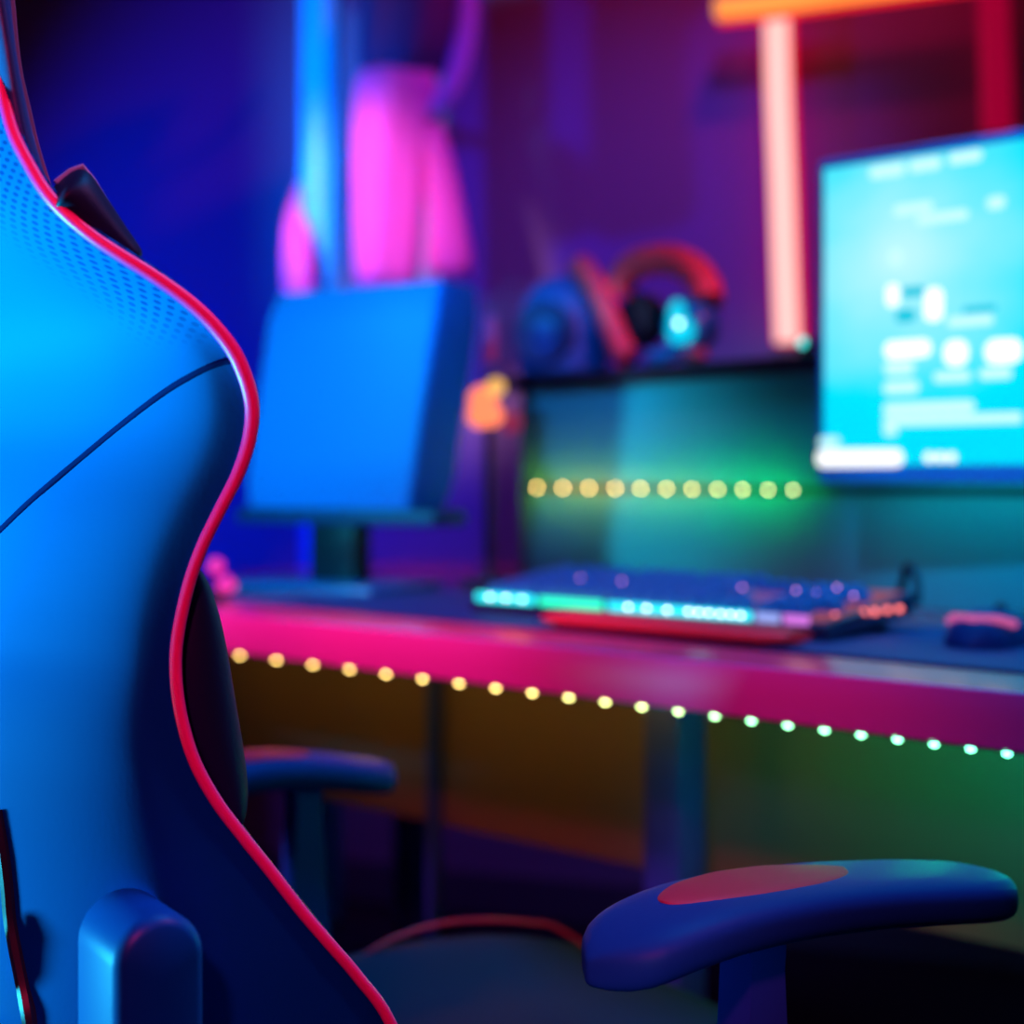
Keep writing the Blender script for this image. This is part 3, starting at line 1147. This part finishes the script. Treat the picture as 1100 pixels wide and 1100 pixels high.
# ------------------------------------------------------------------ coat stand and jacket
def coat_stand():
    D = 3.02
    p = at(345, 200, D)
    t = thing('coat_stand', 'tall blue coat stand post near the back wall', 'coat stand', (p.x, p.y, 0))
    obj('post', lathe(bmesh.new(), [(.036, .03), (.040, .05), (.040, 1.92), (.034, 1.95), (.01, 1.955)], 28), mat('blue post paint', (.02, .62, 1, 1), .45, bump=.05, scale=100), t)
    obj('base', lathe(bmesh.new(), [(.17, 0), (.175, .01), (.165, .025), (.06, .035), (.036, .05)], 32), M['black'], t)
    for k in range(4):
        a = PI / 2 * k + .4
        obj('hook', tube(bmesh.new(), spline([(.03 * math.cos(a), .03 * math.sin(a), 1.86), (.09 * math.cos(a), .09 * math.sin(a), 1.86), (.12 * math.cos(a), .12 * math.sin(a), 1.91)], 4), .008, 8), M['metal'], t)


coat_stand()


def jacket():
    D = 2.93
    p = at(420, 200, D)
    t = thing('jacket', 'pink jacket hanging with loose sleeves beside the blue post', 'jacket', (p.x, p.y, 1.2))
    m = mat('pink jacket cloth', (.95, .10, .52, 1), .75, bump=.3, scale=160, sheen=.2)
    md = mat('plum hood in shade', (.12, .035, .16, 1), .8, bump=.3, scale=160)  # shade at the top of the jacket put into this dark purple

    def Q(x, y, d=0):
        a = at(x, y, D + d)
        return Vector((a.x - p.x, d, a.z - 1.2))

    def loft(name, rows, mt, d0=0, dep=.05, folds=4, amp=.12, ph=0.0):
        rings = []
        for i, (xa, xb, y, *dd_) in enumerate(rows):
            dr = dd_[0] if dd_ else d0
            A_, B_ = Q(xa, y, dr), Q(xb, y, dr)
            c = (A_ + B_) / 2
            hw = (B_ - A_).length / 2
            dd = min(dep, hw * 1.1)
            if i in (0, len(rows) - 1):
                dd *= .6
            r = []
            for k in range(32):
                a = 2 * PI * k / 32
                q = 1 + amp * math.cos(folds * a + ph + i * .25)
                r.append(Vector((c.x + hw * math.cos(a), dr + dd * math.sin(a) * q, c.z)))
            rings.append(r)
        return obj(name, ring_loft(bmesh.new(), rings), mt, t, subsurf=1)
    loft('jacket_body', [(384, 470, 72), (381, 472, 88), (380, 468, 110), (378, 462, 140), (378, 458, 175), (378, 456, 210), (379, 454, 250), (380, 452, 285), (382, 449, 303), (392, 442, 311)], m)
    loft('sleeve', [(446, 470, 118), (448, 478, 140), (452, 487, 170), (456, 494, 200), (460, 500, 235), (458, 506, 265), (455, 510, 288), (462, 504, 298)], m, .01, .035, 3)
    loft('sleeve', [(346, 364, 130, .2), (332, 350, 170, .2), (318, 332, 200, .17), (310, 322, 222, .1), (307, 328, 236, .045), (304, 335, 255, .015), (303, 338, 285, .01), (304, 338, 308, .01), (306, 336, 320, .01), (311, 331, 326, .01)], m, .02, .026, 3)
    loft('hood', [(392, 500, -30), (386, 512, 10), (384, 508, 40), (384, 496, 64), (386, 478, 84)], md, .01, .07, 5, .2)
    loft('hood_drape', [(492, 514, -30), (490, 515, 20), (484, 508, 60), (474, 500, 90), (462, 488, 112), (458, 474, 124)], mat('lilac drape cloth', (.6, .3, .8, 1), .8, bump=.3, scale=160), -.02, .03, 3)
    # hanger hook over the post
    hk = [Q(425, 70), Q(425, -10), Q(410, -50), Q(385, -55), Q(370, -45, .03), Q(362, -42, .05)]
    obj('hanger_hook', tube(bmesh.new(), spline(hk, 4), .004, 8), M['metal'], t)


jacket()

# ------------------------------------------------------------------ red light tubes on the wall
def tubes():
    D = 2.93

    def neon(label, pts, wid, core, rim, sc, sr, nm='neon_tube', split=True, dy=-.045):
        P_ = [WL_pt(x, y, dy) for x, y in pts]
        mid = sum(P_, Vector()) / len(P_)
        t = thing(nm, label, 'light tube', mid, WL.rz, 'red light tubes on the back wall')
        Lc = []
        for q in P_:
            d = q - mid
            Lc.append(Vector((d.x * WL.ex[0] + d.y * WL.ex[1], d.x * WL.ey[0] + d.y * WL.ey[1], d.z)))
        r = wid
        obj('tube_sleeve', tube(bmesh.new(), spline(Lc, 6), r, 14), emitter('red sleeve glow', rim, sr), t)
        if split:
            obj('tube_core', tube(bmesh.new(), [q + Vector((0, -r * .62, 0)) for q in spline(Lc, 6)], r * .78, 14), emitter('hot core glow', core, sc), t)['label'] = 'bright pale core'

    def WL_pt(x, y, dy=-.045):
        u, z = WL.at_y(x, y, dy)
        v = WL.world(u, dy)
        return Vector((v.x, v.y, z))
    neon('upright glowing red light tube on the wall left of the cyan monitor', [(836, 14), (838, 100), (842, 200), (845, 290), (848, 368)], .029, S(255, 188, 180), S(255, 20, 60), 1.35, 1.1)
    neon('sloping orange red light tube along the top of the wall', [(772, 12), (830, 6), (900, -4), (990, -16), (1100, -32)], .026, S(255, 150, 60), S(255, 28, 40), 1.25, 1.1, dy=-.12)
    neon('dim dark red upright tube on the wall above the cyan monitor', [(1066, -40), (1068, 40), (1070, 90), (1071, 140)], .028, None, S(190, 0, 60), 0, .6, split=False)


tubes()

# ------------------------------------------------------------------ small things
def power_light():
    u, _ = HU.at_y(868, 372, .03)
    t = thing('gadget', 'tiny teal lit gadget on the shelf at the corner of the cyan monitor', 'gadget', HU.world(u, .03, HT + .022), HU.rz)
    obj('gadget_body', nbox(-.011, .011, -.008, .008, 0, .024, .004), M['black'], t)
    bm = bmesh.new()
    bmesh.ops.create_icosphere(bm, subdivisions=2, radius=.006, matrix=Matrix.Translation((-.002, -.008, .018)))
    obj('led', bm, emitter('teal led', (.05, .75, .7, 1), 2.2), t)
    

power_light()


def cable():
    pts = []
    u1 = DK.at_y(966, 650, KN1 + .03)[0]
    a = [(u1 + .03, KN1 + .012, .03), (u1 + .02, KN1 + .03, .05), (u1 + .005, KN1 + .04, .064), (u1 - .004, KN1 + .046, .05), (u1 - .02, KN1 + .05, .012), (u1 - .06, KN1 + .05, .006), (u1 - .2, KN1 + .048, .006)]
    W_ = [DK.world(x, y, ZD + z) for x, y, z in a]
    o = obj('cable', tube(bmesh.new(), spline(W_, 6), .0045, 10), M['black'])
    tag(o, 'black cable looping up behind the right end of the keyboard', 'cable')


cable()

# ------------------------------------------------------------------ lights
def area(name, loc, target, size, power, col, spread=180, sy=None):
    l = bpy.data.lights.new(name, 'AREA')
    l.size = size
    if sy:
        l.shape = 'RECTANGLE'
        l.size_y = sy
    l.energy = power
    l.color = col
    l.spread = math.radians(spread)
    o = link(name, l, None, loc)
    o.rotation_euler = (Vector(target) - Vector(loc)).to_track_quat('-Z', 'Y').to_euler()
    return o


def spot(name, loc, target, ang, power, col, blend=.6, r=.05):
    l = bpy.data.lights.new(name, 'SPOT')
    l.spot_size = math.radians(ang)
    l.spot_blend = blend
    l.energy = power
    l.color = col
    l.shadow_soft_size = r
    o = link(name, l, None, loc)
    o.rotation_euler = (Vector(target) - Vector(loc)).to_track_quat('-Z', 'Y').to_euler()
    return o


def point(name, loc, power, col, r=.02):
    l = bpy.data.lights.new(name, 'POINT')
    l.energy = power
    l.color = col
    l.shadow_soft_size = r
    return link(name, l, None, loc)


spot('blue key lamp', (-1.5, .95, .52), (-.3, .83, .66), 40, 130, (.03, .68, 1.0), .6, .14)
spot('cyan upper fill', (-1.4, .66, .38), at(40, 255, .9), 21, 300, (.0, .8, 1.0), .9, .1)  # unseen spot added to lift the upper part of the backrest
spot('pink fill light', (-.3, -.55, 1.75), (-.14, .95, .76), 29, 76, (1, .03, .12), .6, .08)  # unseen fill from the camera side, added to redden the piping
spot('pink desk fill', (-.95, 1.40, 1.32), DK.world(-.80, 0, .72), 40, 42, (1, .07, .36), .7, .06)  # unseen spot added to pinken the left of the desk edge
spot('blue wall washer', (-2.0, 2.3, .75), at(215, 370, 3.35), 55, 200, (.001, .014, 1.0), .8)
area('blue post fill', (-.86, 1.85, 1.45), at(345, 150, 3.02), .06, 1.5, (.0, .26, 1.0), 26, .7)  # unseen strip added to brighten the coat stand post
spot('blue casing fill', (-1.3, 1.2, 1.3), at(365, 470, 2.1), 29, 100, (.02, .66, 1.0), .8, .1)  # unseen blue wash added for the second monitor's casing
spot('pink jacket fill', (-.78, 1.9, 1.95), at(378, 225, 2.93), 21, 105, (1, .45, .85), .8)  # unseen spot added to brighten the jacket
spot('purple wall fill', (.3, 1.9, 2.4), at(655, 300, 2.9), 54, 66, (.13, .045, 1.0), 1)  # unseen washer added to turn the middle of the wall purple
spot('red headset fill', (.9, .85, 1.95), (.22, 2.12, 1.12), 15, 75, (1, .06, .14), .8)  # unseen spot added because the headset came out dark
spot('red tube boost', (.45, 2.3, 2.35), at(690, -10, 2.9), 110, 14, (1, .01, .12), 1)  # added spot strengthening the red tubes' light on the wall
spot('red piping fill', (.9, .9, 2.2), (-.2, .85, .9), 30, 26, (1, .16, .4), .6, .06)  # extra off-frame light added to brighten the chair piping
area('blue overhead fill', (.35, 1.35, 2.4), (.2, 1.2, .7), .5, 6, (.0, .3, 1.0), 100)  # unseen overhead fill added for keyboard, armrests and mat
spot('blue keyboard fill', (.15, .9, 2.3), DK.world(-.5, .26, ZD), 20, 9, (.0, .42, 1.0), .8)  # unseen local spot added to make the keys bluer
spot('blue bezel fill', (-.55, .1, 2.25), (.52, 1.58, .96), 15, 150, (.0, .45, 1.0), .7)  # unseen spot added to bring out the monitor's blue bezel
spot('violet edge fill', (-.2, .2, 1.1), DK.world(-.1, 0, .72), 30, 5, (.4, .28, 1.0), .8)  # unseen spot adding violet to the right of the desk edge
spot('cyan arm fill', (-1.3, 1.2, 1.3), CH.world(-.315, .10, .62), 13, 16, (.0, .6, .9), .8)  # unseen narrow spot added to brighten the left armrest
spot('blue arm fill', (-.15, -.3, .92), CH.world(.33, .09, .64), 9, 14, (.0, .35, 1.0), 1)  # unseen narrow spot added for the right armrest's tip
area('teal shelf fill', DK.world(-.22, MN + .045, ZD + .16), DK.world(-.22, MN + .3, ZD + .05), .5, .3, (.0, .5, .55), 170, .03)  # unseen strip added behind the monitor to tint the shelf teal
spot('blue shelf fill', (-.5, .9, 1.9), at(600, 420, 2.3), 16, 75, (.0, .3, 1.0), .8)  # unseen spot added to turn the shelf's left part blue
# light of the desk's LED string, sitting just under the edge
for x, c, e in ((300, (1, .5, .04), .3), (60, (1, .5, .04), .3), (180, (1, .5, .04), .3), (420, (1, .5, .04), .26), (530, (1, .55, .04), .18), (650, (.25, .6, .03), .2), (780, (.0, .9, .2), .5), (900, (.0, .9, .32), .7), (1030, (.0, .85, .4), .8), (1180, (.0, .8, .42), .8)):
    u, _ = DK.at_y(x, 700, .005)
    point('led string light', DK.world(u, .17, ZD - .055), e * .42, c, .012)
zz = HU.at_y(700, 525, 0)[1]
for x0_, x1_, c, e in ((565, 655, (1, .45, .02), .11), (660, 745, (.5, .6, .02), .075), (750, 860, (.0, .9, .14), .075)):
    ua_, ub_ = HU.at_y(x0_, 525, 0)[0], HU.at_y(x1_, 525, 0)[0]
    p_ = HU.world((ua_ + ub_) / 2, -.05, zz)
    area('shelf led light', p_, HU.world((ua_ + ub_) / 2, 0, zz), ub_ - ua_, e, c, 170, .006)
